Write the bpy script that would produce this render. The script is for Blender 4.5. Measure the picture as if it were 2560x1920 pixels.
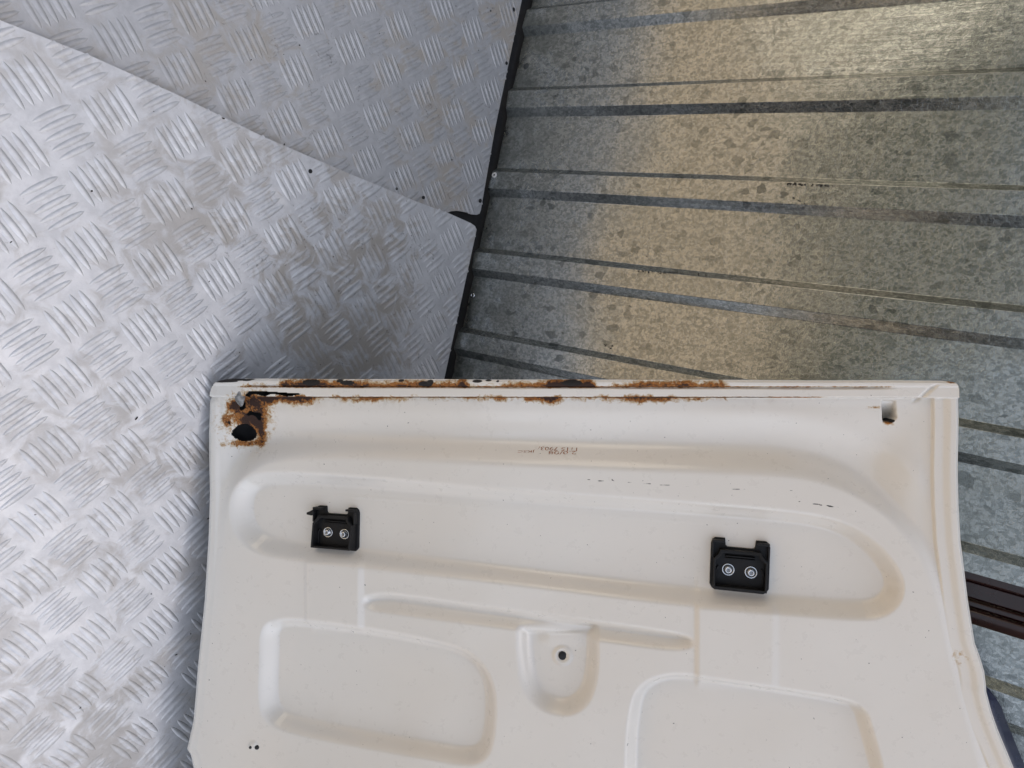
import bpy, bmesh, math, random
import numpy as np
from mathutils import Matrix, Vector
random.seed(4); rng = np.random.default_rng(4)
for o in list(bpy.data.objects): bpy.data.objects.remove(o)
S = bpy.context.scene
COL = S.collection
rad = math.radians

# ------------------------------------------------------------------ camera
# world: Z up, Y along the foot of the corrugated wall, X away from the wall
AX = np.array([[-0.647892373701573, -0.12446313147344722, -0.7514947777615288],
               [-0.21036209061482275, 0.97742947327823, 0.01947859335791336],
               [0.7321087780727679, 0.170706044623063, -0.6594514261093326]])
CAM = np.array([0.6920207721592355, 0.5321768879897424, 0.7249379970571005])
F = 1700.0
cd = bpy.data.cameras.new('camera'); co = bpy.data.objects.new('camera', cd); COL.objects.link(co)
m = Matrix.Identity(4)
for r in range(3):
    m[r][0] = AX[r][0]; m[r][1] = -AX[r][1]; m[r][2] = -AX[r][2]; m[r][3] = CAM[r]
co.matrix_world = m
cd.sensor_width = 36; cd.lens = F / 2560 * 36; cd.clip_start = .01; cd.clip_end = 2000
cd.dof.use_dof = False
S.camera = co

# ------------------------------------------------------------------ light: open shade behind the wall, sunlit yard beyond
SUN_EL, SUN_AZ = 57.0, 150.0        # azimuth of the direction the light comes from, in the XY plane
w = bpy.data.worlds.new('World'); S.world = w; w.use_nodes = True
nt = w.node_tree; bg = nt.nodes['Background']
sky = nt.nodes.new('ShaderNodeTexSky'); sky.sky_type = 'NISHITA'; sky.sun_disc = False
sky.sun_elevation = rad(SUN_EL); sky.sun_rotation = rad(90 - SUN_AZ)
sky.dust_density = 1.6; sky.air_density = 1.0; sky.ozone_density = 1.0
hs = nt.nodes.new('ShaderNodeHueSaturation'); hs.inputs['Saturation'].default_value = .55      # thin high cloud: paler, brighter overhead
tcw = nt.nodes.new('ShaderNodeTexCoord'); sxw = nt.nodes.new('ShaderNodeVectorMath'); sxw.operation = 'DOT_PRODUCT'; sxw.inputs[1].default_value = (.05, .56, .82); nt.links.new(tcw.outputs['Generated'], sxw.inputs[0])   # brighter cloud towards +Y
mrw = nt.nodes.new('ShaderNodeMapRange'); nt.links.new(sxw.outputs['Value'], mrw.inputs[0])
for k_, v_ in zip(('From Min', 'From Max', 'To Min', 'To Max'), (.0, .95, .50, 2.5)): mrw.inputs[k_].default_value = v_
nt.links.new(sky.outputs[0], hs.inputs['Color']); nt.links.new(mrw.outputs[0], hs.inputs['Value'])
tint = nt.nodes.new('ShaderNodeMix'); tint.data_type = 'RGBA'; tint.blend_type = 'MULTIPLY'; tint.inputs[0].default_value = 1
tint.inputs[7].default_value = (1.05, 1.0, .94, 1)           # camera white balance for open shade
nt.links.new(hs.outputs[0], tint.inputs[6]); nt.links.new(tint.outputs[2], bg.inputs[0]); bg.inputs[1].default_value = 0.10
sd = bpy.data.lights.new('sun', 'SUN'); sd.energy = 3.0; sd.angle = rad(.53); sd.color = (1, .90, .76)
so = bpy.data.objects.new('sun', sd); COL.objects.link(so)
d = Vector((math.cos(rad(SUN_AZ)) * math.cos(rad(SUN_EL)), math.sin(rad(SUN_AZ)) * math.cos(rad(SUN_EL)), math.sin(rad(SUN_EL))))
so.rotation_euler = d.to_track_quat('Z', 'Y').to_euler(); so.location = d * 6
S.view_settings.view_transform = 'Standard'; S.view_settings.look = 'None'
S.view_settings.exposure = .78; S.view_settings.gamma = 1; S.view_settings.use_curve_mapping = False

# ------------------------------------------------------------------ helpers
def tag(o, label=None, cat=None, group=None, kind=None):
    for k, v in (('label', label), ('category', cat), ('group', group), ('kind', kind)):
        if v: o[k] = v
    return o
def mesh_obj(name, V, Fc, mat, parent=None, origin=(0, 0, 0), smooth=True):
    V = np.asarray(V, float); O = np.asarray(origin, float)
    me = bpy.data.meshes.new(name); me.from_pydata((V - O).tolist(), [], [list(f) for f in Fc]); me.update()
    if smooth: me.polygons.foreach_set('use_smooth', [True] * len(me.polygons))
    me.materials.append(mat)
    o = bpy.data.objects.new(name, me); COL.objects.link(o)
    if parent is not None:
        o.parent = parent; o.location = O - np.array(parent['_o'])
    else: o.location = O
    o['_o'] = O.tolist()
    return o
def empty(name, loc):
    o = bpy.data.objects.new(name, None); COL.objects.link(o); o.location = loc; o['_o'] = list(map(float, loc)); o.empty_display_size = .05
    return o
class MB:
    def __init__(s): s.v = []; s.f = []
    def add(s, V, Fc):
        b = len(s.v); s.v += [list(map(float, p)) for p in V]; s.f += [[i + b for i in f] for f in Fc]
    def prism(s, poly, z0, z1, T=lambda p: p):
        n = len(poly)
        s.add([T((x, y, z0)) for x, y in poly] + [T((x, y, z1)) for x, y in poly],
              [list(range(n))[::-1], list(range(n, 2 * n))] + [[i, (i + 1) % n, n + (i + 1) % n, n + i] for i in range(n)])
    def box(s, x0, x1, y0, y1, z0, z1, T=lambda p: p): s.prism([(x0, y0), (x1, y0), (x1, y1), (x0, y1)], z0, z1, T)
    def lathe(s, prof, T, n=24):
        V = []; Fc = []
        for (r, z) in prof:
            for k in range(n):
                a = 2 * math.pi * k / n; V.append(T((r * math.cos(a), r * math.sin(a), z)))
        for j in range(len(prof) - 1):
            for k in range(n):
                a, b = j * n + k, j * n + (k + 1) % n; Fc.append([a, b, b + n, a + n])
        Fc.append([(len(prof) - 1) * n + k for k in range(n)])
        s.add(V, Fc)
def fix_normals(o):
    bm = bmesh.new(); bm.from_mesh(o.data); bmesh.ops.recalc_face_normals(bm, faces=bm.faces[:]); bm.to_mesh(o.data); bm.free()
def bevel(o, wd, seg=2, ang=35):
    b = o.modifiers.new('bevel', 'BEVEL'); b.width = wd; b.segments = seg; b.limit_method = 'ANGLE'; b.angle_limit = rad(ang)
    try: o.data.set_sharp_from_angle(angle=rad(40))
    except Exception: pass

def ray(x, y): return AX @ np.array([(x - 1280) / F, (y - 960) / F, 1.0])
def floor_pt(x, y, z=0.0):
    d = ray(x, y); return CAM + d * ((z - CAM[2]) / d[2])

# ---- material helpers
class M:
    def __init__(s, name):
        s.m = bpy.data.materials.new(name); s.m.use_nodes = True; s.t = s.m.node_tree; s.b = s.t.nodes['Principled BSDF']
        s.tc = s.t.nodes.new('ShaderNodeTexCoord')
    def n(s, typ, **kw):
        x = s.t.nodes.new(typ)
        for k, v in kw.items(): setattr(x, k, v)
        return x
    def l(s, a, b): s.t.links.new(a, b)
    def setv(s, sock, v):
        if isinstance(v, bpy.types.NodeSocket): s.l(v, sock)
        elif isinstance(v, (tuple, list)) and len(v) == 3 and sock.type == 'RGBA': sock.default_value = (*v, 1)
        else: sock.default_value = v
    def noise(s, scale, det=4, rough=.55, vec=None, dist=0.0):
        x = s.n('ShaderNodeTexNoise'); x.inputs['Scale'].default_value = scale; x.inputs['Detail'].default_value = det
        x.inputs['Roughness'].default_value = rough; x.inputs['Distortion'].default_value = dist
        s.l(vec if vec is not None else s.tc.outputs['Object'], x.inputs['Vector']); return x.outputs['Fac']
    def mapr(s, v, a, b, c=0., d=1., smooth=True):
        x = s.n('ShaderNodeMapRange'); x.interpolation_type = 'SMOOTHSTEP' if smooth else 'LINEAR'
        s.l(v, x.inputs['Value'])
        for k, q in zip(('From Min', 'From Max', 'To Min', 'To Max'), (a, b, c, d)): x.inputs[k].default_value = q
        return x.outputs['Result']
    def math(s, op, a, b=0.):
        x = s.n('ShaderNodeMath', operation=op); s.setv(x.inputs[0], a); s.setv(x.inputs[1], b); return x.outputs[0]
    def mix(s, f, a, b):
        x = s.n('ShaderNodeMix', data_type='RGBA'); s.setv(x.inputs[0], f); s.setv(x.inputs[6], a); s.setv(x.inputs[7], b); return x.outputs[2]
    def mixf(s, f, a, b):
        x = s.n('ShaderNodeMix', data_type='FLOAT'); s.setv(x.inputs[0], f); s.setv(x.inputs[2], a); s.setv(x.inputs[3], b); return x.outputs[0]
    def scale(s, sc, rot=(0, 0, 0)):
        x = s.n('ShaderNodeMapping'); s.l(s.tc.outputs['Object'], x.inputs['Vector']); x.inputs['Scale'].default_value = sc; x.inputs['Rotation'].default_value = rot
        return x.outputs[0]
    def bump(s, h, st, dist=.001, prev=None):
        x = s.n('ShaderNodeBump'); x.inputs['Strength'].default_value = st; x.inputs['Distance'].default_value = dist; s.l(h, x.inputs['Height'])
        if prev is not None: s.l(prev, x.inputs['Normal'])
        return x.outputs[0]
    def attr(s, name): x = s.n('ShaderNodeAttribute', attribute_name=name); return x.outputs['Fac']
    def P(s, **kw):
        for k, v in kw.items(): s.setv(s.b.inputs[k.replace('_', ' ')], v)
        return s.m

def mat_plain(name, col, rough=.5, metal=0., var=.15, sc=30, bumps=.1, coat=0.):
    k = M(name); n = k.noise(sc)
    c = k.mix(k.mapr(n, .3, .7), tuple(c * (1 - var) for c in col), tuple(min(1, c * (1 + var)) for c in col))
    k.P(Base_Color=c, Roughness=k.mapr(k.noise(sc * 2.3), .3, .7, rough * .85, rough * 1.15), Metallic=metal, Coat_Weight=coat)
    k.l(k.bump(k.noise(sc * 8), bumps, .0005), k.b.inputs['Normal'])
    return k.m

def mat_tread(name, seed, tone=1.):
    k = M(name)
    off = k.n('ShaderNodeVectorMath', operation='ADD'); k.l(k.tc.outputs['Object'], off.inputs[0]); off.inputs[1].default_value = (seed, seed * 2.3, 0); V = off.outputs[0]
    g = k.attr('grime')
    big = k.noise(7, 5, .6, V, .6); med = k.noise(38, 6, .65, V, 1.2); fine = k.noise(420, 3, .6, V)
    a = k.math('ADD', k.math('MULTIPLY', big, .55), k.math('MULTIPLY', med, .45))
    thr = k.mapr(a, .47, .58)
    dirt = k.math('MULTIPLY', k.math('MULTIPLY', thr, k.mapr(g, 0, 1, .30, .85)), k.mapr(k.attr('crest'), .1, .9, 1., .45))
    # heavier dark grime in small patches
    sp = k.mapr(k.noise(60, 8, .75, V, 2.0), .56, .66)
    black = k.math('MULTIPLY', k.math('MULTIPLY', sp, k.mapr(g, .25, 1, 0, .7)), k.mapr(fine, .35, .6))
    speck = k.mapr(k.noise(700, 2, .5, V), .735, .76, 0, .55)
    clean = k.mix(k.mapr(k.noise(90, 4, .6, V), .35, .65), (.63 * tone, .63 * tone, .64 * tone), (.71 * tone, .71 * tone, .72 * tone))
    c = k.mix(dirt, clean, (.43, .385, .33)); c = k.mix(black, c, (.10, .09, .08)); c = k.mix(speck, c, (.12, .10, .09))
    ro = k.mixf(dirt, k.mapr(k.noise(55, 4, .6, V), .3, .7, .52, .61), .74)
    k.P(Base_Color=c, Metallic=k.mixf(dirt, .62, .35), Roughness=ro, Specular_IOR_Level=.4)
    b = k.bump(k.noise(9, 2, .5, V), .35, .006); b = k.bump(fine, .25, .0003, b); b = k.bump(med, .1, .0004, b)
    k.l(b, k.b.inputs['Normal'])
    return k.m

def mat_galv(name):
    k = M(name)
    v = k.n('ShaderNodeTexVoronoi'); v.inputs['Scale'].default_value = 240; v.inputs['Randomness'].default_value = 1
    wv = k.n('ShaderNodeVectorMath', operation='ADD')
    nz = k.n('ShaderNodeTexNoise'); nz.inputs['Scale'].default_value = 180; nz.inputs['Detail'].default_value = 3; k.l(k.tc.outputs['Object'], nz.inputs['Vector'])
    sc = k.n('ShaderNodeVectorMath', operation='SCALE'); k.l(nz.outputs['Color'], sc.inputs[0]); sc.inputs['Scale'].default_value = .005
    k.l(k.scale((1, 1, .75)), wv.inputs[0]); k.l(sc.outputs[0], wv.inputs[1]); k.l(wv.outputs[0], v.inputs['Vector'])
    sep = k.n('ShaderNodeSeparateColor'); k.l(v.outputs['Color'], sep.inputs[0]); r, g_, b_ = sep.outputs
    v2 = k.n('ShaderNodeTexVoronoi'); v2.inputs['Scale'].default_value = 420; k.l(wv.outputs[0], v2.inputs['Vector'])
    s2 = k.n('ShaderNodeSeparateColor'); k.l(v2.outputs['Color'], s2.inputs[0])
    v3 = k.n('ShaderNodeTexVoronoi'); v3.inputs['Scale'].default_value = 125; k.l(wv.outputs[0], v3.inputs['Vector']); s3 = k.n('ShaderNodeSeparateColor'); k.l(v3.outputs['Color'], s3.inputs[0])
    dark = k.math('MAXIMUM', k.mapr(r, .94, .96, 0, .7), k.mapr(s3.outputs[0], .935, .955))                           # some spangles turned dark
    dens = k.mapr(k.noise(9, 3), .3, .7, .25, .75)
    dark = k.math('MULTIPLY', dark, dens)
    tone = k.mapr(k.math('ADD', k.math('MULTIPLY', g_, .35), k.math('MULTIPLY', s2.outputs[0], .65)), .15, .85)
    c = k.mix(tone, (.27, .292, .286), (.47, .492, .48))
    c = k.mix(dark, c, (.11, .125, .125))
    haze = k.mapr(k.noise(14, 6, .65, k.scale((1, 1, .45))), .42, .68)
    c = k.mix(k.math('MULTIPLY', haze, .30), c, (.31, .325, .30))
    # dull darker patches low on the wall
    sx = k.n('ShaderNodeSeparateXYZ'); k.l(k.tc.outputs['Object'], sx.inputs[0])
    low = k.math('MULTIPLY', k.mapr(sx.outputs[2], 0, .16, 1, 0), k.mapr(k.noise(22, 6, .7), .35, .6))
    c = k.mix(k.math('MULTIPLY', low, .6), c, (.09, .10, .098))
    scr = k.mapr(k.noise(60, 6, .7, k.scale((1, 9, 1.2))), .70, .74, 0, .5)
    c = k.mix(scr, c, (.08, .075, .07))
    ro = k.math('ADD', k.mapr(b_, 0, 1, .13, .19), k.math('MULTIPLY', haze, .06)); ro = k.mixf(low, ro, .6)
    k.P(Base_Color=c, Metallic=.92, Roughness=ro)
    b = k.bump(s2.outputs[1], .30, .0006); b = k.bump(g_, .25, .0010, b); b = k.bump(k.noise(900, 2), .25, .0003, b); b = k.bump(k.noise(16, 2), .2, .003, b); b = k.bump(k.noise(30, 3, .6, k.scale((1, 3, .12))), .15, .0015, b)
    k.l(b, k.b.inputs['Normal']); return k.m

def mat_door():
    k = M('cream_paint_with_rust')
    ru = k.attr('rust'); ch = k.attr('chip_and_shade'); gr = k.attr('dirt')
    n1 = k.noise(210, 6, .66, None, .8); n2 = k.noise(90, 5, .7); n3 = k.noise(700, 4, .7)
    v = k.math('ADD', ru, k.math('MULTIPLY', k.math('SUBTRACT', n1, .5), 1.7))
    v = k.math('ADD', v, k.math('MULTIPLY', k.math('SUBTRACT', n2, .5), .6))
    on = k.mapr(ru, .02, .12)
    stain = k.math('MULTIPLY', k.mapr(v, .12, .50), on); rust = k.math('MULTIPLY', k.mapr(v, .42, .60), on); deep = k.math('MULTIPLY', k.mapr(v, .72, .95), on)
    paint = k.mix(k.mapr(k.noise(3.5, 3), .35, .65), (.74, .705, .64), (.765, .74, .685))
    paint = k.mix(k.math('MULTIPLY', k.mapr(k.noise(30, 5, .7), .5, .8), k.mapr(gr, 0, 1, .03, .55)), paint, (.42, .36, .27))
    c = k.mix(k.math('MULTIPLY', stain, .85), paint, (.46, .29, .10))
    rc = k.mix(k.mapr(n3, .35, .65), (.42, .17, .032), (.17, .055, .013))
    c = k.mix(rust, c, rc); c = k.mix(deep, c, (.035, .014, .008))
    chip_and_shade = k.math('MULTIPLY', k.mapr(k.math('ADD', ch, k.math('MULTIPLY', k.math('SUBTRACT', n1, .5), .5)), .45, .55), k.mapr(ch, .02, .1))
    c = k.mix(chip_and_shade, c, (.012, .010, .009))
    spk = k.mapr(k.noise(330, 1, .5), .80, .81, 0, .85)
    c = k.mix(spk, c, (.05, .045, .04))
    k.P(Base_Color=c, Roughness=k.mixf(rust, k.mixf(chip_and_shade, k.mapr(n2, .3, .7, .26, .36), .6), .8), Coat_Weight=k.math('MULTIPLY', k.mixf(rust, .8, 0.), k.mapr(chip_and_shade, 0, 1, 1, 0)), Coat_Roughness=.10, Specular_IOR_Level=.5)
    b = k.bump(k.noise(650, 2), .06, .0003); b = k.bump(k.math('MULTIPLY', v, rust), .6, .0010, b)
    k.l(b, k.b.inputs['Normal']); return k.m

def mat_ground():
    k = M('dusty_concrete_ground')
    c = k.mix(k.mapr(k.noise(1.2, 6, .6), .35, .65), (.29, .22, .145), (.38, .295, .20)); c = k.mix(k.mapr(k.noise(40, 6, .7), .5, .8), c, (.25, .21, .16))
    k.P(Base_Color=c, Roughness=.9); k.l(k.bump(k.noise(60, 6), .5, .004), k.b.inputs['Normal']); return k.m

MT_U = mat_tread('tread_aluminium_shaded', 0.0, .74); MT_L = mat_tread('tread_aluminium_lit', 3.1, .96)  # upper plate toned down: the lower plate's extra sky reflection put into colour
MG = mat_galv('galvanised_steel'); MD = mat_door(); MGR = mat_ground()
MBK = mat_plain('black_void_shade', (.010, .010, .011), .7); MRED = mat_plain('dark_red_paint', (.034, .009, .009), .28, var=.3, sc=12, coat=.4)  # the black paints the darkness of gaps, holes and the hollow
MNAVY = mat_plain('navy_wall_shadow', (.018, .024, .06), .3, coat=.6, bumps=.02); MPL = mat_plain('black_plastic', (.008, .008, .0085), .5, var=.2, sc=60, bumps=.1); MPL.node_tree.nodes['Principled BSDF'].inputs['Specular IOR Level'].default_value = .3  # the navy paints a shadow strip beside the door
MZN = mat_plain('zinc_screw', (.72, .74, .76), .24, 1., var=.12, sc=300); MRIV = mat_plain('painted_rivet', (.62, .61, .58), .5, var=.2, sc=300)
MDK = mat_plain('dark_rubber_washer', (.05, .055, .055), .6); MCR = mat_plain('dark_grit', (.03, .025, .02), .9); MINK = mat_plain('rusty_print', (.30, .10, .025), .8, var=.5, sc=900)

# ------------------------------------------------------------------ ground
g = mesh_obj('ground', [(-400, -400, -.05), (400, -400, -.05), (400, 400, -.05), (-400, 400, -.05)], [[0, 1, 2, 3]], MGR)
tag(g, kind='structure')

# unseen bank added as a warm reflector for the galvanised sheets and the paint
BK0, BK1, BKR, BKZ = -62., -29., 5.5, 2.1
V = []; Fc = []; NB_ = 25
for i in range(NB_):
    a = rad(BK0 + (BK1 - BK0) * i / (NB_ - 1)); e_ = math.sin(math.pi * i / (NB_ - 1)) ** .5
    for j, (rr, zz) in enumerate(((BKR, -.1), (BKR + 1.2, .45), (BKR + 2.6, .85), (BKR + 4, 1.), (BKR + 7, .9), (BKR + 11, -.1))):
        V.append((rr * math.cos(a) + .4, rr * math.sin(a), (zz * BKZ * e_ * (1 + .12 * math.sin(i * 1.7 + j))) if zz > 0 else -.1))
for i in range(NB_ - 1):
    for j in range(5): Fc.append([i * 6 + j, i * 6 + j + 1, i * 6 + j + 7, i * 6 + j + 6])
MSA = mat_plain('reflector_sand', (.80, .73, .60), .95, var=.2, sc=3)
tag(mesh_obj('reflector_bank', V, Fc, MSA), kind='structure')
V = []; Fc = []; HLE = 13.  # unseen ring added to darken the low horizon in reflections
for i in range(97):
    a = rad(-120 + 240 * i / 96); hh_ = 60 * math.tan(rad(HLE)) * (1 + .16 * math.sin(i * .9) + .10 * math.sin(i * 2.3 + 1))
    for rr, zz in ((52, -.2), (56, .55), (60, 1), (75, 1.05), (110, -.2)): V.append((rr * math.cos(a), rr * math.sin(a), zz * hh_))
for i in range(96):
    for j in range(4): Fc.append([i * 5 + j, i * 5 + j + 1, i * 5 + j + 6, i * 5 + j + 5])
tag(mesh_obj('horizon_blocker', V, Fc, mat_plain('horizon_blocker_dull', (.085, .085, .065), 1., var=.4, sc=.4)), kind='structure')

# ------------------------------------------------------------------ corrugated wall
UP = np.array([-0.17947818, 0, 0.98376]); UP /= np.linalg.norm(UP); WN = np.array([UP[2], 0, -UP[0]])
PER, RW, SL, DP = .11825, .0245, .0096, .0096
HW = 1.6
def corrug(name, y0, y1, label):
    root = empty(name, (0, y0, 0))
    pts = []                                              # (y, depth)
    k = -40
    cand = []
    for k in range(-40, 60):
        r0 = .1385 + PER * k
        cand += [(r0 - SL + .001, 0), (r0, DP), (r0 + RW, DP), (r0 + RW + SL, 0)]
        cand += [(r0 + RW + SL + q * (PER - RW - 2 * SL), 0) for q in (.33, .66)]
    cand = sorted(set(cand))
    def dep(y):
        for (a, da), (b, db) in zip(cand, cand[1:]):
            if a <= y <= b: return da + (db - da) * (y - a) / (b - a + 1e-12)
    pr = [(y0, dep(y0))] + [c for c in cand if y0 < c[0] < y1] + [(y1, dep(y1))]
    rows = np.concatenate([np.linspace(0, .9, 46), np.linspace(.95, HW, 14)])
    ph = rng.uniform(0, 6, 4)
    V = []; Fc = []
    for sgn, off in ((1, 0), (1, -.0009)):
        for i, h in enumerate(rows):
            for (y, dd) in pr:
                wob = .0008 * math.sin(h * 9 + y * 23 + ph[0]) + .0006 * math.sin(h * 21 - y * 11 + ph[1])
                hh = h if i else h + .0012 * math.sin(y * 130 + ph[2])
                V.append(np.array([0, y, 0]) + UP * hh + WN * (dd + off + wob * (.3 if dd else 1)))
    n = len(pr); R = len(rows)
    for i in range(R - 1):
        for j in range(n - 1):
            a = i * n + j; Fc.append([a, a + 1, a + n + 1, a + n]); b = a + n * R; Fc.append([b, b + n, b + n + 1, b + 1])
    for j in range(n - 1): Fc.append([j, j + n * R, j + 1 + n * R, j + 1])
    for i in range(R - 1):
        for e in (0, n - 1): a = i * n + e; Fc.append([a, a + n, a + n + n * R, a + n * R])
    o = mesh_obj('cladding_sheet', V, Fc, MG, root, (0, y0, 0)); fix_normals(o); bevel(o, .0012, 2, 12)
    tag(root, label, 'wall panel', 'corrugated wall cladding')
    return root
wallA = corrug('corrugated_wall', -1.7, .6297, 'galvanised corrugated sheet wall running from the black gap behind the top of the white door')
wallB = corrug('corrugated_wall', .678, 3.2, 'galvanised corrugated sheet beyond the dark red post, peeping out right of the door')
def wall_T(y, h, dd=0.):
    O = np.array([0, y, 0]) + UP * h + WN * dd
    return lambda p: O + np.array([0, 1, 0]) * p[0] + UP * p[1] + WN * p[2], O
def disc_part(name, parent, T, O, prof, mat, n=20):
    b = MB(); b.lathe(prof, T, n); o = mesh_obj(name, b.v, b.f, mat, parent, O); fix_normals(o); return o
for (y, h, kind) in ((.0985, .0145, 0), (.262, .0062, 1), (.4372, .0062, 2)):
    T, O = wall_T(y, h, DP if kind == 1 else 0)
    if kind == 0: disc_part('washer', wallA, T, O, [(.0046, 0), (.0046, .0012), (.0036, .0018), (.0008, .0019)], MDK)
    else:
        r = disc_part('rivet', wallA, T, O, [(.0040, 0), (.0040, .0010), (.0032, .0017), (.0017, .0016), (.0014, .0004)], MRIV if kind == 1 else MZN)
        disc_part('mandrel_hole', r, T, O, [(.0012, .0003), (.0012, .0011), (.0002, .0012)], MBK, 12)

# dark red post between the two sheets
b = MB()
for (a0, a1, z) in ((.612, .642, -.022), (.642, .660, -.030), (.660, .668, -.026), (.668, .695, -.018)):
    T, O = wall_T(0, 0); b.box(a0 + .0003, a1 - .0003, -.03, HW, -.06, z, T)
post = mesh_obj('steel_post', b.v, b.f, MRED, None, (0, .65, 0), smooth=False); bevel(post, .002, 2)
tag(post, 'dark red painted steel post in the gap between the two corrugated sheets', 'post')

# black rail painted as the dark gap at the foot of the wall
b = MB(); b.box(-.06, .075, -1.7, 3.2, -.045, -.009); b.box(-.06, -.034, -1.7, 3.2, -.0085, .09)  # upright added to stop sun leaking under the sheets
o = mesh_obj('dark_gap_filler', b.v, b.f, MBK, None, (0, 0, -.045), smooth=False); bevel(o, .003)
tag(o, 'black rail standing for the darkness in the narrow gap between the tread plates and the corrugated wall', 'filler')

# ------------------------------------------------------------------ tread plates
def inside(P, poly):
    x, y = P[..., 0], P[..., 1]; r = np.zeros(x.shape, bool); n = len(poly)
    for i in range(n):
        x1, y1 = poly[i]; x2, y2 = poly[(i + 1) % n]
        if y1 == y2: continue
        r ^= ((y1 > y) != (y2 > y)) & (x < (x2 - x1) * (y - y1) / (y2 - y1) + x1)
    return r
def sd_poly(X, Y, poly):
    d = np.full(X.shape, 1e9); n = len(poly)
    for i in range(n):
        ax, ay = poly[i]; bx, by = poly[(i + 1) % n]
        ex, ey = bx - ax, by - ay; L = ex * ex + ey * ey + 1e-12
        t = np.clip(((X - ax) * ex + (Y - ay) * ey) / L, 0, 1)
        d = np.minimum(d, np.hypot(X - ax - t * ex, Y - ay - t * ey))
    return np.where(inside(np.stack([X, Y], -1), poly), -d, d)
def chaikin(p, k=2):
    for _ in range(k):
        q = []
        for i in range(len(p)):
            a = np.array(p[i]); b = np.array(p[(i + 1) % len(p)]); q += [tuple(a * .75 + b * .25), tuple(a * .25 + b * .75)]
        p = q
    return p

A1 = np.array([-0.7251553062221354, -0.6885853482738062]) * .04; A2 = np.array([-0.688585348273658, 0.725155306222402]) * .04
UO = np.array([0.4977821239371002, 0.31213768262426533])
B1 = np.array([-0.03063322283781688, -0.03197544052308634]); B2 = np.array([-0.03197544052307923, 0.030633222837828364])
LO = np.array([0.49267972155355766, 0.5679099149853457])

def tread(name, poly, zf, org, a1, a2, mat, label, grime):
    P = np.array(poly); th = .003
    root = empty(name, (P[:, 0].mean(), P[:, 1].mean(), 0))
    n = len(poly)
    V = [(x, y, zf(x, y)) for x, y in poly] + [(x, y, zf(x, y) - th) for x, y in poly]
    Fc = [list(range(n)), list(range(n, 2 * n))[::-1]] + [[i, n + i, n + (i + 1) % n, (i + 1) % n] for i in range(n)]
    bm = bmesh.new(); bv = [bm.verts.new(v) for v in V]
    for f in Fc: bm.faces.new([bv[i] for i in f])
    bmesh.ops.recalc_face_normals(bm, faces=bm.faces[:])
    # cut into a grid so that the grime attribute and waviness have vertices
    x0, y0 = P.min(0); x1, y1 = P.max(0)
    for ax, lo, hi in ((0, x0, x1), (1, y0, y1)):
        q = lo + .06
        while q < hi:
            co_ = [0, 0, 0]; co_[ax] = q; no = [0, 0, 0]; no[ax] = 1
            bmesh.ops.bisect_plane(bm, geom=bm.verts[:] + bm.edges[:] + bm.faces[:], plane_co=co_, plane_no=no); q += .06
    for v in bm.verts:
        z_ = zf(v.co.x, v.co.y); v.co.z = z_ if abs(v.co.z - z_) < abs(v.co.z - z_ + th) else z_ - th
    VV = [list(v.co) for v in bm.verts]; bm.verts.index_update(); FF = [[v.index for v in f.verts] for f in bm.faces]; bm.free()
    mb = MB(); mb.add(VV, FF); crest = [0.] * len(VV)
    L = np.linalg.norm(a1); inv = np.linalg.inv(np.stack([a1, a2], 1))
    cs = np.array([inv @ (p - org) for p in P]); i0, j0 = np.floor(cs.min(0)).astype(int) - 1; i1, j1 = np.ceil(cs.max(0)).astype(int) + 1
    st = np.linspace(-1, 1, 11); cr = np.array([-1, -.62, 0, .62, 1])
    BL, BWd, BH = .425, .068, .022 * L
    for i in range(i0, i1 + 1):
        for j in range(j0, j1 + 1):
            c = org + a1 * i + a2 * j
            if not ((P[:, 0].min() - .04 < c[0] < min(P[:, 0].max(), 1.25) + .04) and (P[:, 1].min() - .04 < c[1] < P[:, 1].max() + .04)): continue
            if not (-.25 < c[1] < 1.45): 
                if (i * 7 + j) % 1 != 0: continue
            along, across = (a2, a1) if (i + j) % 2 == 0 else (a1, a2)
            for kx in range(-2, 3):
                cc = c + across * (kx * .188) + along * rng.normal(0, .006)
                wear = rng.uniform(.82, 1.08); bl = BL * rng.uniform(.96, 1.03)
                pts = []
                C0 = np.array([cc + along * (t * bl) for t in st])
                ok = inside(C0, poly)
                if ok.sum() < 4: continue
                idx = np.where(ok)[0]; s0, s1 = idx[0], idx[-1]
                if (i * 3 + j) is None: continue
                V = []; Fc = []
                ts = st[s0:s1 + 1]
                for t in ts:
                    prof = max(0., 1 - abs(t) ** 2.1)
                    for u in cr:
                        q = cc + along * (t * bl) + across * (u * BWd * (prof ** .62) * 1.0)
                        h = BH * wear * (prof ** .6) * (1 - u * u) ** .8
                        V.append((q[0], q[1], zf(q[0], q[1]) + h - .00008)); crest.append(h / BH)
                m_ = len(cr)
                for a in range(len(ts) - 1):
                    for e in range(m_ - 1):
                        q = a * m_ + e; Fc.append([q, q + 1, q + m_ + 1, q + m_])
                mb.add(V, Fc)
    o = mesh_obj('plate', mb.v, mb.f, mat, root, root['_o'])
    # orientation of the bar faces upward
    me = o.data; bm = bmesh.new(); bm.from_mesh(me)
    for f in bm.faces:
        if len(f.verts) == 4 and f.calc_area() < 4e-5 and f.normal.z < 0: f.normal_flip()
        if abs(f.normal.z) < .2: f.smooth = False
    bm.to_mesh(me); bm.free(); me.set_sharp_from_angle(angle=rad(50))
    at = me.attributes.new('grime', 'FLOAT', 'POINT'); VA = np.array(mb.v)
    at.data.foreach_set('value', grime(VA[:, 0], VA[:, 1]).astype(np.float32))
    at = me.attributes.new('crest', 'FLOAT', 'POINT'); at.data.foreach_set('value', np.array(crest, np.float32))
    tag(root, label, 'tread plate')
    return root
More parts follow.
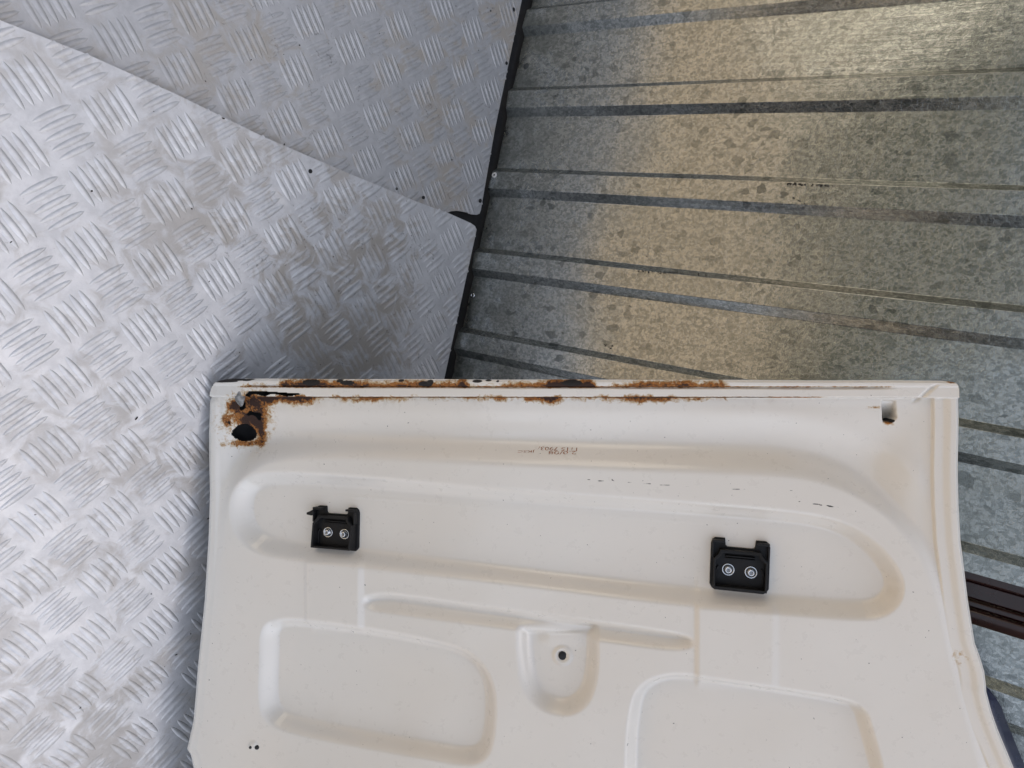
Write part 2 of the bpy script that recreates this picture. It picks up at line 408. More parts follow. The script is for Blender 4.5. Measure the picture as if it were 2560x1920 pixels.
def G(x, y, cx, cy, sx, sy): return np.exp(-((x - cx) / sx) ** 2 - ((y - cy) / sy) ** 2)
# pieces read off the sheet: the notch where the two plates meet at the wall
notch = [floor_pt(*q)[:2] for q in ((1202, 526), (1199, 534), (1192, 537), (1180, 536), (1164, 530), (1144, 527), (1128, 528), (1116, 533))]
upper = [(.0210, -1.6), (.0203, .0111), (.0190, .20)] + [tuple(q) for q in notch] + [(.075, .43), (.655, .44), (.655, -1.6)]
def gu(x, y): return np.clip(.15 + .9 * G(x, y, .13, .0, .16, .13) + .8 * G(x, y, .17, .25, .22, .12) + .5 * G(x, y, .4, .1, .1, .25) + .5 * G(x, y, .04, .1, .05, .4), 0, 1)
tu = tread('tread_plate', upper, lambda x, y: 0.0, UO, A1, A2, MT_U, 'aluminium tread plate tucked under the other one, reaching the wall at the top', gu)
tipp = [floor_pt(*q)[:2] for q in ((1116, 533), (1150, 548), (1172, 558), (1182, 565), (1186, 574), (1184, 584))]
top = [floor_pt(*q)[:2] for q in ((-120, 14), (0, 65), (203, 142), (427, 240), (651, 346), (859, 433), (952, 470), (1032, 503))]
lower = [(.68, .349)] + [tuple(q) for q in top] + [tuple(q) for q in tipp] + [(.0180, .47), (.0184, .5653), (.0190, 3.0), (.68, 3.0)]
def zl(x, y): return .0046 + .026 * max(0., x - .09)
def gl(x, y): return np.clip(.12 + .95 * G(x, y, .17, .44, .17, .09) + .9 * G(x, y, .14, .56, .12, .10) + .35 * G(x, y, .35, .5, .15, .2) + .6 * G(x, y, .33, .67, .05, .04) + .4 * G(x, y, .36, .95, .12, .3), 0, 1)
tl = tread('tread_plate', lower[::-1], zl, LO, B1, B2, MT_L, 'aluminium tread plate lying on top, its straight edge crossing the upper left, under the door', gl)
# drilled holes in the plates
def hole(root, px, py, r, z0):
    p = floor_pt(px, py); z = z0(p[0], p[1]); O = np.array([p[0], p[1], z])
    T = lambda q: O + np.array([q[0], q[1], q[2]])
    disc_part('bolt_hole', root, T, O, [(r, -.001), (r, .0007), (r * .8, .0009), (r * .1, .0007)], MBK, 14)
for (x, y, r) in ((1284, 24, .0027), (1266, 158, .0024), (1200, 502, .0030), (991, 472, .0018), (990, 432, .0008), (1226, 27, .0012)): hole(tu, x, y, r, lambda a, b: 0)
for (x, y, r) in ((764, 429, .0024), (1052, 494, .0022)): hole(tl, x, y, r, zl)

# ------------------------------------------------------------------ the van door
TILT = 14.0
nc = np.array([math.tan(rad(TILT)), 0, 1.]); nc /= np.linalg.norm(nc); A0 = np.array([(515 - 1280) / F, 0, 1.]) * 18. * .04
DD = nc @ A0; NW = AX @ nc                                   # NW points away from the viewer, through the door
def door_pt(x, y, h=0.):
    x = np.asarray(x, float); y = np.asarray(y, float)
    dc = np.stack([(x - 1280) / F, (y - 960) / F, np.ones_like(x)], -1)
    t = DD / (dc @ nc); P = CAM + (dc * t[..., None]) @ AX.T
    return P - NW * np.asarray(h)[..., None]
def interp(y, pts): a = np.array(pts, float); return np.interp(y, a[:, 0], a[:, 1])
LEFT = [(948, 590), (950, 566), (952, 556), (955, 548), (960, 540), (968, 532), (983, 527), (1000, 525), (1081, 523), (1225, 525), (1352, 520), (1500, 511), (1669, 493), (1803, 482), (1861, 470), (1873, 467), (1888, 476), (1920, 482), (2500, 470)]
RIGHT = [(948, 2350), (951, 2376), (954, 2386), (960, 2392), (969, 2396), (1051, 2397), (1171, 2395), (1262, 2397), (1352, 2402), (1391, 2407), (1498, 2420), (1608, 2438), (1640, 2450), (1680, 2462), (1712, 2466), (1730, 2467), (1780, 2480), (1824, 2495), (1920, 2535), (2100, 2610), (2500, 2740)]
sst = lambda a, b, v: (lambda t: t * t * (3 - 2 * t))(np.clip((v - a) / (b - a), 0, 1))
PX = .000405                                                  # metres per traced unit in the middle of the door

POCKET = [(590, 1310), (590, 1240), (622, 1203), (680, 1192), (900, 1203), (1280, 1240), (1700, 1268), (2000, 1293), (2110, 1318), (2190, 1370), (2243, 1440), (2247, 1490), (2210, 1530), (2140, 1538), (1700, 1500), (1400, 1463), (1200, 1439), (892, 1402), (680, 1380), (622, 1356)]
GROOVE = [(912, 1502), (940, 1492), (990, 1492), (1295, 1537), (1697, 1590), (1724, 1602), (1722, 1614), (1680, 1618), (1600, 1608), (1295, 1568), (960, 1524), (918, 1516)]
LOWL = [(662, 1640), (662, 1580), (690, 1557), (760, 1560), (903, 1577), (1110, 1616), (1180, 1645), (1219, 1700), (1228, 1760), (1222, 1850), (1205, 1892), (1165, 1905), (1065, 1886), (873, 1852), (719, 1820), (668, 1795), (658, 1740)]
LOWR = [(1572, 1920), (1580, 1790), (1600, 1724), (1660, 1694), (1747, 1698), (1931, 1728), (2110, 1756), (2155, 1776), (2170, 1820), (2195, 1910), (2240, 2100), (2200, 2180), (1650, 2140), (1580, 2080)]
BOSS = [(1303, 1578), (1303, 1578), (1482, 1578), (1482, 1578), (1484, 1660), (1472, 1735), (1440, 1772), (1399, 1780), (1345, 1760), (1316, 1715), (1304, 1640)]
PLAT = [(470, 1700), (515, 1420), (524, 1300), (548, 1215), (595, 1160), (655, 1124), (760, 1110), (1000, 1115), (1280, 1130), (1600, 1143), (1900, 1152), (2020, 1163), (2110, 1192), (2190, 1243), (2262, 1307), (2325, 1390), (2358, 1477), (2378, 1570), (2400, 1676), (2428, 1776), (2470, 1920), (2760, 2900), (380, 2900), (460, 1920)]
POCKET, GROOVE, LOWL, LOWR, BOSS, PLAT = [chaikin(p, 2) for p in (POCKET, GROOVE, LOWL, LOWR, BOSS, PLAT)]

CHOLES = [[(596, 1050), (604, 1062), (625, 1063), (640, 1057), (622, 1048)]]
def ragged(cx, cy, rx, ry, amp, seed, n=26):
    r = np.random.default_rng(seed); ph = r.uniform(0, 6.28, 5); am = r.uniform(.4, 1, 5) * amp
    out = []
    for k in range(n):
        a = 2 * math.pi * k / n; q = 1 + sum(am[i] * math.sin((i + 2) * a + ph[i]) for i in range(5))
        out.append((cx + rx * q * math.cos(a), cy + ry * q * math.sin(a)))
    return out
HOLES = [ragged(596, 1084, 27, 24, .016, 1),                                        # big round hole, rusted rim
         [(603, 1040), (611, 1028), (620, 1026), (628, 1030), (640, 1030), (648, 1037), (643, 1043), (641, 1052), (633, 1054), (628, 1044), (622, 1040), (612, 1041)],
         ragged(598, 1012, 9, 17, .05, 3),
         [(616, 985), (624, 977), (660, 977), (720, 981), (758, 983), (752, 987), (735, 990), (715, 992), (706, 989), (692, 987), (680, 986), (668, 991), (660, 992), (650, 989), (640, 986), (630, 988), (620, 996), (614, 994)],
         ragged(567, 1058, 4, 6, .2, 5), ragged(567, 1059, 3, 4, .2, 8)]
CHIPS_AND_SHADE = [(1005, 951, 7, 4), (1066, 960, 18, 7), (1078, 955, 9, 6), (1195, 953, 13, 4), (1222, 951, 8, 2.5), (1246, 953, 4, 3), (782, 956, 23, 8), (871, 957, 18, 6), (852, 951, 8, 5), (1431, 957, 26, 8), (560, 953, 40, 3.5), (590, 949, 30, 3.5), (620, 950, 12, 3), (634, 947, 6, 3), (2236, 1053, 8, 5)]  # last entry paints the dark lower end of the drain slot

_r = np.random.default_rng(11)
def noise1(x, sc, seed):
    r = np.random.default_rng(seed); v = r.uniform(0, 1, 400); t = np.asarray(x) / sc; i = np.floor(t).astype(int); f = t - i; f = f * f * (3 - 2 * f)
    return v[i % 400] * (1 - f) + v[(i + 1) % 400] * f

def relief(x, y):
    """height of the pressed inner panel above its flat, metres"""
    xr = interp(y, RIGHT); xl = interp(y, LEFT)
    # plateau against the drained channel along the hem
    dp = sd_poly(x, y, PLAT); side = sst(1500, 2100, x) * sst(1180, 1300, y)
    wd = 40 - 14 * side
    plat = 1 - sst(-wd, wd, dp)
    hem = 2334 + (xr - 2396)
    dT = y - 992; dR = hem - x; dL = x - (xl + 26)
    k = 26.; d = -np.log(np.exp(-np.clip(dT, -60, 400) / k) + np.exp(-np.clip(dR, -60, 400) / k) + .0) * k
    ch = -.0045 - .0010 * sst(2, 30, d) - .0115 * sst(24, 125 + 60 * sst(1900, 2200, x), d) + .0020 * sst(20, 0, dL)
    ch = ch * (1 - (1 - sst(8, 90, x - xl)) * sst(988, 996, y))
    h = ch * (1 - plat)
    # slight second crease sweeping round the right corner
    h = h + .0016 * np.exp(-((sd_poly(x, y, PLAT) - 112) / 30.) ** 2) * sst(1700, 1900, x) * sst(2330, 2300, x)
    # flanges
    fr = sst(-2, 3, x - hem); h = h * (1 - fr) + fr * (-.0010 + .0022 * sst(20, 45, x - hem) - .002 * sst(xr - 8, xr, x))
    diag = (x - 2290) * .72 - (y - 960) * -.0
    fl = sst(26, 16, x - xl) * sst(990, 1010, y); h = h + fl * (.0016 * (1 - plat) + .0003) - .0018 * sst(7, 0, x - xl)
    yo = 950 + 3.5 * (x - 560) / 1820.
    ft = sst(3, -1.5, y - 992); corner = sst(2275, 2330, x)
    hh = .0016 + .0012 * sst(966, 962, y) - .0032 * np.exp(-((y - 966.5 - 1.5 * sst(560, 1000, x)) / 2.0) ** 2) * sst(600, 640, x) * sst(2250, 2180, x) - .0018 * sst(955, 949, y)
    h = h * (1 - ft) + hh * ft
    # corner fold at the right end of the hem
    q = (x - 2300) + (y - 985) * 1.1
    h = h - .0022 * np.exp(-((q - 10) / 7.) ** 2) * sst(1010, 990, y) * sst(955, 962, y) * sst(2240, 2270, x)
    # pressings
    def press(P, depth, wd, lip=0.):
        depth = depth * 1.45
        s = sd_poly(x, y, P); return -depth * (1 - sst(-wd, wd * .75, s)) + lip * np.exp(-((s - wd) / (wd * .6)) ** 2)
    p1 = press(POCKET, .0098, 26); h = h + p1
    s = sd_poly(x, y, POCKET); top_in = sst(-20, -52, s) * sst(0, 14, (1292 + (x - 600) * .047) - y) * 0
    h = h + .0016 * sst(-38, -60, s) * (1 - sst(-66, -110, s)) * (y < 1230 + .075 * (x - 600)) * sst(700, 900, x)
    h = h + press(GROOVE, .0060, 17) + press(LOWL, .0085, 21) + press(LOWR, .0085, 19)
    bs = sd_poly(x, y, BOSS); h = h + press(BOSS, .0085, 22)
    r = np.hypot(x - 1401, y - 1652); h = h + .0016 * (1 - sst(20, 27, r)) - .0014 * (1 - sst(11, 16, r))
    h = h + .0014 * sst(-70, -30, -np.abs(x - 1403)) * (1 - sst(1600, 1640, y)) * (bs < -14)
    # faint raised strips
    gate = sst(1390, 1410, y) * sst(1600, 1570, y)
    h = h + .0014 * sst(757, 771, x) * sst(912, 894, x) * gate
    gate = sst(1500, 1525, y) * sst(1745, 1700, y)
    h = h + .0016 * sst(1734, 1750, x) * sst(1952, 1926, x) * gate
    h = h - .0007 * sst(0, 24, sd_poly(x, y, LOWL)) * sst(894, 912, x) * sst(1750, 1734, x) * sst(1420, 1470, y) * sst(1800, 1650, y)
    # drain slot in the right corner: pushed in, deepest at its lower end
    sx_ = sst(14, 19, np.abs(x - 2226 - (y - 1000) * .09)); sl = (1 - sx_) * sst(999, 1001, y) * sst(1058, 1053, y + .12 * (x - 2226) ** 2 / 5)
    h = h - sl * (.003 + .016 * sst(1000, 1052, y))
    # tiny dimple and hand-pressed waviness
    h = h + .0004 * np.sin(x / 140. + y / 90.) * np.sin(y / 160. - x / 300.) + .00015 * np.sin(x / 47. + 1.3) * np.sin(y / 39.)
    r = np.hypot(x - 633, y - 1863); h = h + .0012 * (1 - sst(6, 12, r))
    return h

ys = np.concatenate([np.linspace(948.5, 1000, 36), np.arange(1002, 1112, 2.2), np.arange(1114, 1930, 3.4), np.arange(1940, 2500, 14)])
us = []
q = 0.
while q < 1:
    us.append(q); xx = 520 + q * 1880
    q += (2.0 if (xx < 790 or 2190 < xx < 2400) else 3.6) / 1880
us.append(1.); us = np.array(us)
yy, uu = np.meshgrid(ys, us, indexing='ij')
XX = interp(yy, LEFT) + uu * (interp(yy, RIGHT) - interp(yy, LEFT))
YY = yy + (3.0 * (XX - 1280) / 1100 + 1.6 * np.sin(XX / 61.) * .25) * np.clip((1100 - yy) / 150, 0, 1)
HH = relief(XX, yy)
VV = door_pt(XX, YY, HH)
nR, nC = XX.shape
hol = np.zeros(XX.shape, bool)
jit = 1.2 * (noise1(XX * 1.7 + YY * 3.1, 4, 5) - .5)
for H in HOLES: hol |= sd_poly(XX, YY, H) < jit * .5
keep = ~(hol[:-1, :-1] & hol[1:, :-1] & hol[:-1, 1:] & hol[1:, 1:])
idx = np.arange(nR * nC).reshape(nR, nC)
quads = np.stack([idx[:-1, :-1], idx[1:, :-1], idx[1:, 1:], idx[:-1, 1:]], -1)[keep]
# rims turned back round the outside
rim = np.concatenate([idx[0, :], idx[1:, -1], idx[-1, -2::-1], idx[-2:0:-1, 0]])
flatV = VV.reshape(-1, 3); back = flatV[rim] + NW * .0085
allV = np.concatenate([flatV, back]); nb = len(rim); base = nR * nC
rq = [[rim[i], base + i, base + (i + 1) % nb, rim[(i + 1) % nb]] for i in range(nb)]
DO = door_pt(np.array(1400.), np.array(1500.))
DOOR = empty('tailgate', door_pt(np.array(500.), np.array(1700.), -.03).tolist())
tag(DOOR, 'cream white vehicle tailgate seen from inside, rusty along its top edge, propped across the corner', 'car door')
inner = mesh_obj('inner_panel', allV, np.concatenate([quads, np.array(rq)]).tolist(), MD, DOOR, DO)
inner['label'] = 'cream pressed steel inner skin with rusted hem'
fix_n = inner.data
# attributes
def seg(x, a, b, f=40): return sst(a - f, a + f, x) * (1 - sst(b - f, b + f, x))
def rust_field(x, y):
    r = np.zeros(x.shape)
    # first line, between the two folds of the hem
    amp = 1.15 * seg(x, 700, 1170, 14) * (.48 + .62 * noise1(x, 60, 1)) + .3 * seg(x, 1150, 1270, 20) + 1.15 * seg(x, 1265, 1490, 20) * (.5 + .62 * noise1(x, 45, 2)) + .8 * seg(x, 1530, 1820, 25) * (.55 + .6 * noise1(x, 40, 3)) + .5 * seg(x, 600, 730, 20) * noise1(x, 30, 4)
    up = 3 + 14 * amp
    r = np.maximum(r, np.where(y < 967, amp * np.clip(1.25 - (967 - y) / (up * 1.35 + 1e-6), 0, 1), amp * np.clip(1 - (y - 967) / (2 + 3 * noise1(x, 17, 6)), 0, 1)))
    thin = .95 * np.exp(-((y - 967) / 1.6) ** 2) * seg(x, 600, 2230, 20) * (.5 + .5 * noise1(x, 90, 7)); r = np.maximum(r, thin)
    # second line, under the hem
    a2 = seg(x, 640, 1840, 40) * (.28 + .80 * noise1(x, 33, 8)) * (1 - .35 * sst(900, 1100, x)) + .5 * seg(x, 1540, 1680, 30) + .35 * seg(x, 1350, 1400, 15) + .6 * seg(x, 600, 790, 20)
    dn = 4 + 15 * a2 + 6 * noise1(x, 12, 9)
    r = np.maximum(r, np.where(y > 992, a2 * np.clip(1.15 - (y - 992) / dn, 0, 1), a2 * .8 * np.clip(1 - (992 - y) / (1 + 8 * (noise1(x, 28, 12) > .72)), 0, 1)))
    r = np.maximum(r, .8 * np.exp(-((y - 993) / 1.5) ** 2) * seg(x, 640, 2060, 20))
    # eaten corner
    b = .95 * G(x, y, 628, 1005, 34, 26) + .85 * G(x, y, 580, 1015, 14, 17) + .85 * G(x, y, 620, 1050, 22, 14) + .55 * G(x, y, 637, 1070, 14, 32) + .5 * G(x, y, 598, 1050, 30, 24) + .25 * G(x, y, 600, 1060, 60, 60) + .62 * G(x, y, 605, 1112, 26, 7) + .55 * G(x, y, 632, 1095, 12, 22) + .35 * G(x, y, 575, 1110, 20, 12) + .30 * G(x, y, 655, 1030, 20, 30) + .5 * G(x, y, 560, 1050, 8, 20)
    r = np.maximum(r, np.clip(b, 0, 1.1)); 
    r = np.maximum(r, .5 * G(x, y, 2190, 1019, 20, 4) + .9 * G(x, y, 2378, 956, 12, 3) + .6 * G(x, y, 2232, 1058, 14, 5))
    r = np.maximum(r, .12 * G(x, y, 2400, 1645, 22, 18) * 2)
    return np.clip(r * 1.02, 0, 1.25)
RU = rust_field(XX, YY)
CH = np.zeros(XX.shape)
for (cx, cy, rx, ry) in CHIPS_AND_SHADE: CH = np.maximum(CH, 1.05 - .55 * (((XX - cx) / rx) ** 2 + ((YY - cy) / ry) ** 2))
CH = np.maximum(CH, .9 * np.exp(-((YY - 993) / 1.2) ** 2) * seg(XX, 700, 1950, 60))  # darkness of the crease under the hem, painted in beside the chips
# rubbed scuffs and scratches
def scuff(x0, y0, x1, y1, wd, amp, sd):
    L = math.hypot(x1 - x0, y1 - y0); tx, ty = (x1 - x0) / L, (y1 - y0) / L
    t = (XX - x0) * tx + (YY - y0) * ty; n = -(XX - x0) * ty + (YY - y0) * tx
    return amp * np.exp(-(n / wd) ** 2) * (t > 0) * (t < L) * noise1(t, 9, sd)
CH = np.maximum(CH, scuff(1400, 1195, 1740, 1218, 2.0, .80, 31)); CH = np.maximum(CH, scuff(1790, 1221, 2060, 1229, 1.8, .68, 32))
CH = np.maximum(CH, scuff(1480, 1224, 1700, 1240, 1.8, .66, 33)); CH = np.maximum(CH, scuff(1990, 1253, 2105, 1270, 3.0, .75, 34)); CH = np.maximum(CH, scuff(1350, 1189, 1420, 1194, 1.5, .5, 35))
for (a, c) in ((1988, 1197), (1997, 1195)): CH = np.maximum(CH, scuff(a, c, a + 5, c + 15, 1.6, .8, a))
CH = np.clip(CH, 0, 1)
DI = np.clip(.8 * G(XX, YY, 560, 1000, 60, 50) + .5 * seg(XX, 560, 2200, 30) * np.exp(-((YY - 1005) / 25.) ** 2) + .35 * G(XX, YY, 2400, 1680, 50, 90) + .1, 0, 1)
for nm, A in (('rust', RU), ('chip_and_shade', CH), ('dirt', DI)):
    at = inner.data.attributes.new(nm, 'FLOAT', 'POINT'); f = A.reshape(-1); at.data.foreach_set('value', np.concatenate([f, f[rim]]).astype(np.float32))

for (hx, hy, hr) in ((1401, 1652, .0040), (643, 1868, .0023), (628, 1867, .0014)):
    O_ = door_pt(np.array(float(hx)), np.array(float(hy)), relief(np.array([float(hx)]), np.array([float(hy)]))[0])
    T_ = lambda p, O_=O_: O_ + AX[:, 0] * p[0] + AX[:, 1] * p[1] - NW * p[2]
    b_ = MB(); b_.lathe([(hr * 1.02, -.001), (hr, .0006), (hr * .96, .0008), (hr * .05, .0008)], T_, 28); mesh_obj('screw_hole', b_.v, b_.f, MBK, DOOR, O_)
# outer skin behind it, navy flared lip paints the door's shadow on the wall
N_ = 60
def ring(inset, h, flare=0.):
    pts = []
    yt = np.linspace(951, 2495, N_)
    for y in yt: pts.append((float(interp(y, RIGHT)) - inset + flare * float(sst(1690, 1790, np.array(y))), y))
    for x in np.linspace(2560, 560, 20): pts.append((x, 2498 - inset))
    for y in yt[::-1]: pts.append((float(interp(y, LEFT)) + inset, y))
    for x in np.linspace(600, 2340, 20): pts.append((x, 951 + inset * .3 if inset > 0 else 951))
    p = np.array(pts); return door_pt(p[:, 0], p[:, 1], np.full(len(p), h))
rings = [ring(4, -.009), ring(0, -.0125, 40), ring(14, -.018, 34), ring(60, -.045, 0)]
nV = len(rings[0]); V = np.concatenate(rings + [rings[-1].mean(0)[None] + NW * .01]); Fc = []
for r_ in range(3):
    for i in range(nV): Fc.append([r_ * nV + i, r_ * nV + (i + 1) % nV, (r_ + 1) * nV + (i + 1) % nV, (r_ + 1) * nV + i])
for i in range(nV): Fc.append([3 * nV + i, 3 * nV + (i + 1) % nV, 4 * nV])
outer = mesh_obj('outer_panel', V, Fc, MNAVY, DOOR, DO); outer['label'] = 'outer skin, its thin dark blue strip at the lower right painting the shadow on the wall'
# black shell painted as the darkness inside the hollow
h_a, h_in = ring(10, -.0095), ring(36, -.030); mb = MB(); mb.add(list(h_a) + list(h_in) + [h_in.mean(0)], [[i, (i + 1) % nV, nV + (i + 1) % nV, nV + i] for i in range(nV)] + [[nV + i, nV + (i + 1) % nV, 2 * nV] for i in range(nV)]); o = mesh_obj('cavity_shade', mb.v, mb.f, MBK, DOOR, DO)
# sealant stub inside the corner slot
b = MB(); cpt = door_pt(np.array(600.), np.array(985.), 0.0)
ex = door_pt(np.array(700.), np.array(985.)) - door_pt(np.array(600.), np.array(985.)); ex /= np.linalg.norm(ex); ey = np.cross(NW, ex); ey /= np.linalg.norm(ey)
if ey @ (door_pt(np.array(600.), np.array(1085.)) - cpt) < 0: ey = -ey
MSEAL = mat_plain('grey_sealant', (.24, .24, .235), .6, var=.5, sc=260, bumps=.6)
V = []; Fc = []
for i in range(9):
    for k in range(16):
        a = 2 * math.pi * k / 16; v = math.pi * (i / 8 - .5); rr = .0060 * math.cos(v) * (1 + .12 * math.sin(3 * a + i)); V.append(cpt + ex * rr * math.cos(a) * .95 + ey * (rr * math.sin(a) * 1.5 + .0035) - NW * (.0026 * math.sin(v) - .0005))
for i in range(8):
    for k in range(16): Fc.append([i * 16 + k, i * 16 + (k + 1) % 16, (i + 1) * 16 + (k + 1) % 16, (i + 1) * 16 + k])
mesh_obj('sealant', V, Fc, MSEAL, DOOR, cpt)

# ---- black plastic brackets with their screws
def bracket(px, py, rot, hook, sc=1.0, lean=0.):
    O = door_pt(np.array(float(px)), np.array(float(py)), relief(np.array([float(px)]), np.array([float(py)]))[0])
    e1 = door_pt(np.array(px + 40.), np.array(py + 40. * math.tan(rad(rot)))) - door_pt(np.array(float(px)), np.array(float(py))); e1 /= np.linalg.norm(e1)
    e2 = np.cross(NW, e1); e2 /= np.linalg.norm(e2)
    if e2 @ (door_pt(np.array(float(px)), np.array(py + 50.)) - door_pt(np.array(float(px)), np.array(float(py)))) < 0: e2 = -e2
    mm = .001 * sc
    T = lambda p: O + e1 * (p[0] - lean * p[2]) * mm + e2 * p[1] * mm - NW * p[2] * mm
    b = MB()
    base = [(-25, -18), (-24, -21.5), (-21.5, -23.5), (-13, -23.5), (-12.5, -17.5), (-11, -16), (11, -16), (12.5, -17.5), (13, -23.5), (21.5, -23.5), (24, -21.5), (25, -18), (25, 18), (23, 21.5), (20.5, 23), (-20.5, 23), (-23, 21.5), (-25, 18)]
    b.prism(base, -1.2, 2.2, T)
    # tray walls
    wallp = [(-22.5, -6), (-18.5, -11), (-17, -14.5), (17, -14.5), (18.5, -11), (22.5, -6), (22.5, 19.5), (-22.5, 19.5)]
    outer_ = wallp; cx, cy = 0, 4
    inn = [(-20.8, -5.0), (-16.0, -9.6), (-15.2, -11.8), (15.2, -11.8), (16.0, -9.6), (20.8, -5.0), (20.6, 17.6), (-20.6, 17.6)]
    n = len(outer_); hts = [9, 9, 8, 8, 9, 9, 11, 11]
    V = [T((x, y, 2)) for x, y in outer_] + [T((x, y, h)) for (x, y), h in zip(outer_, hts)] + [T((x, y, h)) for (x, y), h in zip(inn, hts)] + [T((x, y, 1.9)) for x, y in inn]
    Fc = [[r * n + i, r * n + (i + 1) % n, (r + 1) * n + (i + 1) % n, (r + 1) * n + i] for r in range(3) for i in range(n)]
    b.add(V, Fc)
    b.box(-12.5, 12.5, -9.2, -8.0, 2, 5.5, T); b.box(-12.5, 12.5, -6.9, -6.0, 2, 4.2, T)     # double ledge
    for s in (-1, 1):
        b.box(s * 24 if s < 0 else 14, s * 14 if s < 0 else 24, -22.5, -20.3, 2, 7.5, T)
        b.box(s * 24.3 if s < 0 else 22.6, s * 22.6 if s < 0 else 24.3, -20.2, -7, 2, 7, T)
        b.prism([(s * 20.4, 17), (s * 20.4, 4), (s * 18.6, 1), (s * 17.8, 1), (s * 17.8, 2), (s * 19.2, 5), (s * 19.2, 17)][::s], 2, 4.4, T)
    if hook: b.prism([(-23, -20), (-26, -18.3), (-30, -16.6), (-30, -14.4), (-24, -13.6), (-22, -17)], 5, 8.6, T)
    br = mesh_obj('bracket', b.v, b.f, MPL, DOOR, O, smooth=True); fix_normals(br); bevel(br, .0005, 2, 30)
    for s in (-1, 1):
        Ts = lambda p, s=s: T((p[0] + s * 9.6, p[1] + 4.3 + s * .3, p[2]))
        Os = Ts((0, 0, 2))
        b = MB(); b.lathe([(5.3, 2.0), (5.4, 2.9), (5.0, 3.15), (4.6, 2.9), (3.6, 2.55), (3.0, 2.5), (2.95, 4.6), (2.6, 5.2), (1.75, 5.3), (1.6, 4.3), (.1, 4.2)], Ts, 28)
        sc_ = mesh_obj('screw', b.v, b.f, MZN, br, Os); fix_normals(sc_)
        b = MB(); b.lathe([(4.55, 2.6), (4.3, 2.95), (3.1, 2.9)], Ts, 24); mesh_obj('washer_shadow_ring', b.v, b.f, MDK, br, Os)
        b = MB()
        star = [((1.75 if k % 2 else 1.05) * math.cos(math.pi * k / 6 + .3 * s), (1.75 if k % 2 else 1.05) * math.sin(math.pi * k / 6 + .3 * s)) for k in range(12)]
        b.prism(star, 4.9, 5.32, Ts); b.lathe([(.55, 5.3), (.5, 5.9), (.1, 6.0)], Ts, 10)
        so_ = mesh_obj('star_recess', b.v, b.f, MDKZ, sc_, Os, smooth=False)
    return br
MDKZ = mat_plain('zinc_recess_shade', (.30, .31, .32), .35, 1., var=.3, sc=400)  # darker zinc copy paints the shade in the screw recess
bracket(1852, 1424, 5.5, False, 1.0); bracket(828, 1329, 4.5, True, .97, .32)

# ---- faint rusty ink print, upside down
def ink(txt, cx, cy, w_px, h_px, rot=0.):
    cu = bpy.data.curves.new('ink', 'FONT'); cu.body = txt; cu.align_x = 'CENTER'; cu.align_y = 'CENTER'; cu.resolution_u = 2
    ob = bpy.data.objects.new('ink', cu); COL.objects.link(ob); dg = bpy.context.evaluated_depsgraph_get(); dg.update()
    me = bpy.data.meshes.new_from_object(ob.evaluated_get(dg)); bpy.data.objects.remove(ob)
    bm = bmesh.new(); bm.from_mesh(me); bmesh.ops.triangulate(bm, faces=bm.faces[:])
    r = random.Random(hash(len(txt)) & 7)
    bmesh.ops.subdivide_edges(bm, edges=bm.edges[:], cuts=1)
    kill = [f for f in bm.faces if math.sin(f.calc_center_median().x * 23.7) * math.sin(f.calc_center_median().y * 17.3 + f.calc_center_median().x * 5) > .62]
    bmesh.ops.delete(bm, geom=kill, context='FACES')
    V = np.array([v.co[:] for v in bm.verts]); bm.verts.index_update(); Fc = [[v.index for v in f.verts] for f in bm.faces]; bm.free()
    lo, hi = V[:, :2].min(0), V[:, :2].max(0); c = (lo + hi) / 2; s = np.array([w_px, h_px]) / (hi - lo)
    q = (V[:, :2] - c) * s
    x = cx - q[:, 0]; y = cy + q[:, 1] - rot * q[:, 0]
    return door_pt(x, y + (3.0 * (x - 1280) / 1100) * np.clip((1100 - y) / 150, 0, 1), relief(x, y) + .00025), Fc
mb = MB()
for a in (('1115 7903/', 1388, 1125, 100, 8.5, .03), ('2.0/08', 1402, 1134, 70, 8, .0), ('JKSC', 1311, 1130, 43, 6.5, .0)): mb.add(*ink(*a))
o = mesh_obj('ink_stamp', mb.v, mb.f, MINK, DOOR, DO, smooth=False)

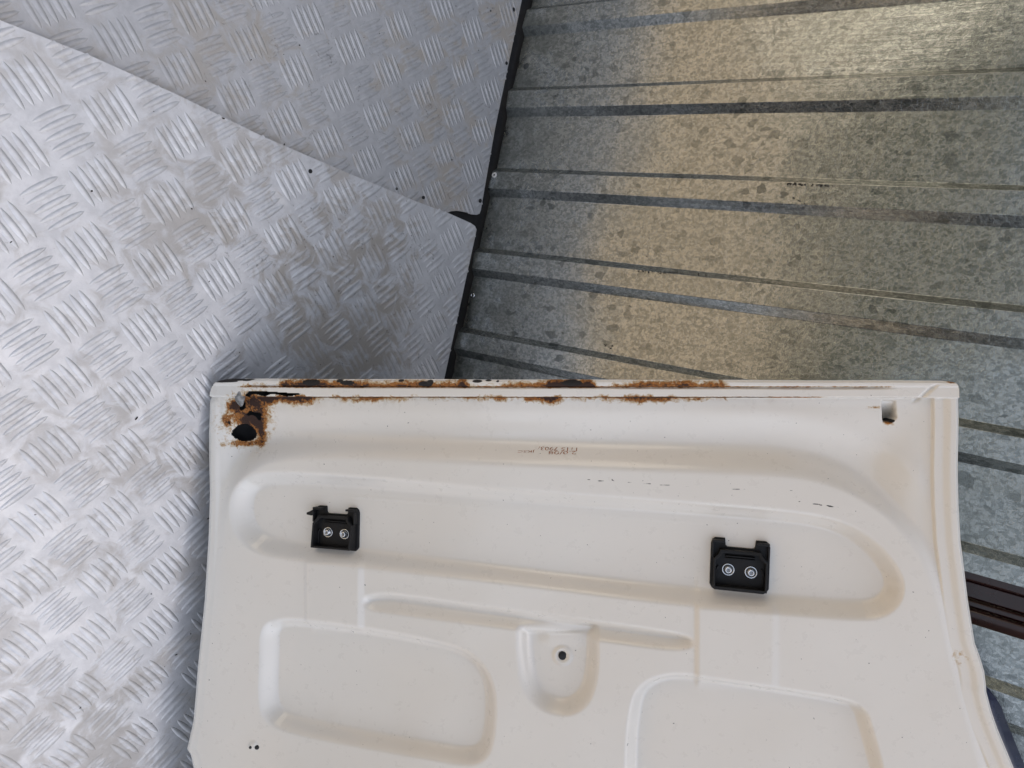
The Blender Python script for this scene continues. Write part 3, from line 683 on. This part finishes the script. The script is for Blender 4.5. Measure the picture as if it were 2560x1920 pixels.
# ------------------------------------------------------------------ grit
mb = MB()
def crumb(p, up, r):
    a = np.cross(up, [.3, .5, .8]); a /= np.linalg.norm(a); b_ = np.cross(up, a); n = random.randint(5, 7); st_ = random.uniform(1, 2.4); t0 = random.uniform(0, 3)
    ring_ = []
    for k in range(n):
        t = 2 * math.pi * k / n; rr = r * random.uniform(.7, 1.2); u = rr * math.cos(t) * st_; v = rr * math.sin(t)
        ring_.append(p + a * (u * math.cos(t0) - v * math.sin(t0)) + b_ * (u * math.sin(t0) + v * math.cos(t0)))
    mb.add(ring_ + [p + up * r * .8], [[k, (k + 1) % n, n] for k in range(n)])
for _ in range(150):
    x = abs(random.gauss(0, .2)) + .03; y = random.uniform(-.15, 1.2)
    z = 0 if y < .335 else zl(x, y)
    if x > 1.1: continue
    crumb(np.array([x, y, z + .0006]), np.array([0, 0, 1.]), random.choice([.0004, .0005, .0006, .0009]))
for _ in range(34):
    y = random.uniform(-.2, .6); ph = (y - .1385) % PER; h = random.uniform(.02, .8)
    if .04 < ph < .1: crumb(np.array([0, y, 0]) + UP * h + WN * .0009, WN, random.choice([.0004, .0006]))
def wall_px(x, y):
    d_ = ray(x, y); t_ = -(CAM @ WN) / (d_ @ WN); return CAM + d_ * t_
for (xa, ya, xb, yb, n_, dd) in ((1972, 467, 2085, 473, 42, DP), (1985, 500, 2020, 520, 12, DP), (1600, 682, 1770, 692, 36, DP), (1505, 860, 1535, 866, 8, 0), (1510, 868, 1530, 870, 5, 0), (1405, 830, 1408, 834, 3, 0)):
    for q_ in range(n_):
        t_ = random.random(); sp_ = 1.2 if xa < 2400 else 7
        p_ = wall_px(xa + (xb - xa) * t_ + random.gauss(0, sp_), ya + (yb - ya) * t_ + random.gauss(0, sp_ * .9)); crumb(p_ + WN * (dd + .0007), WN, random.uniform(.0003, .0009))
o = mesh_obj('grit', mb.v, mb.f, MCR, None, (0, 0, 0), smooth=False); tag(o, kind='stuff')

S.render.engine = 'CYCLES'
for o in bpy.data.objects:
    if '_o' in o: del o['_o']
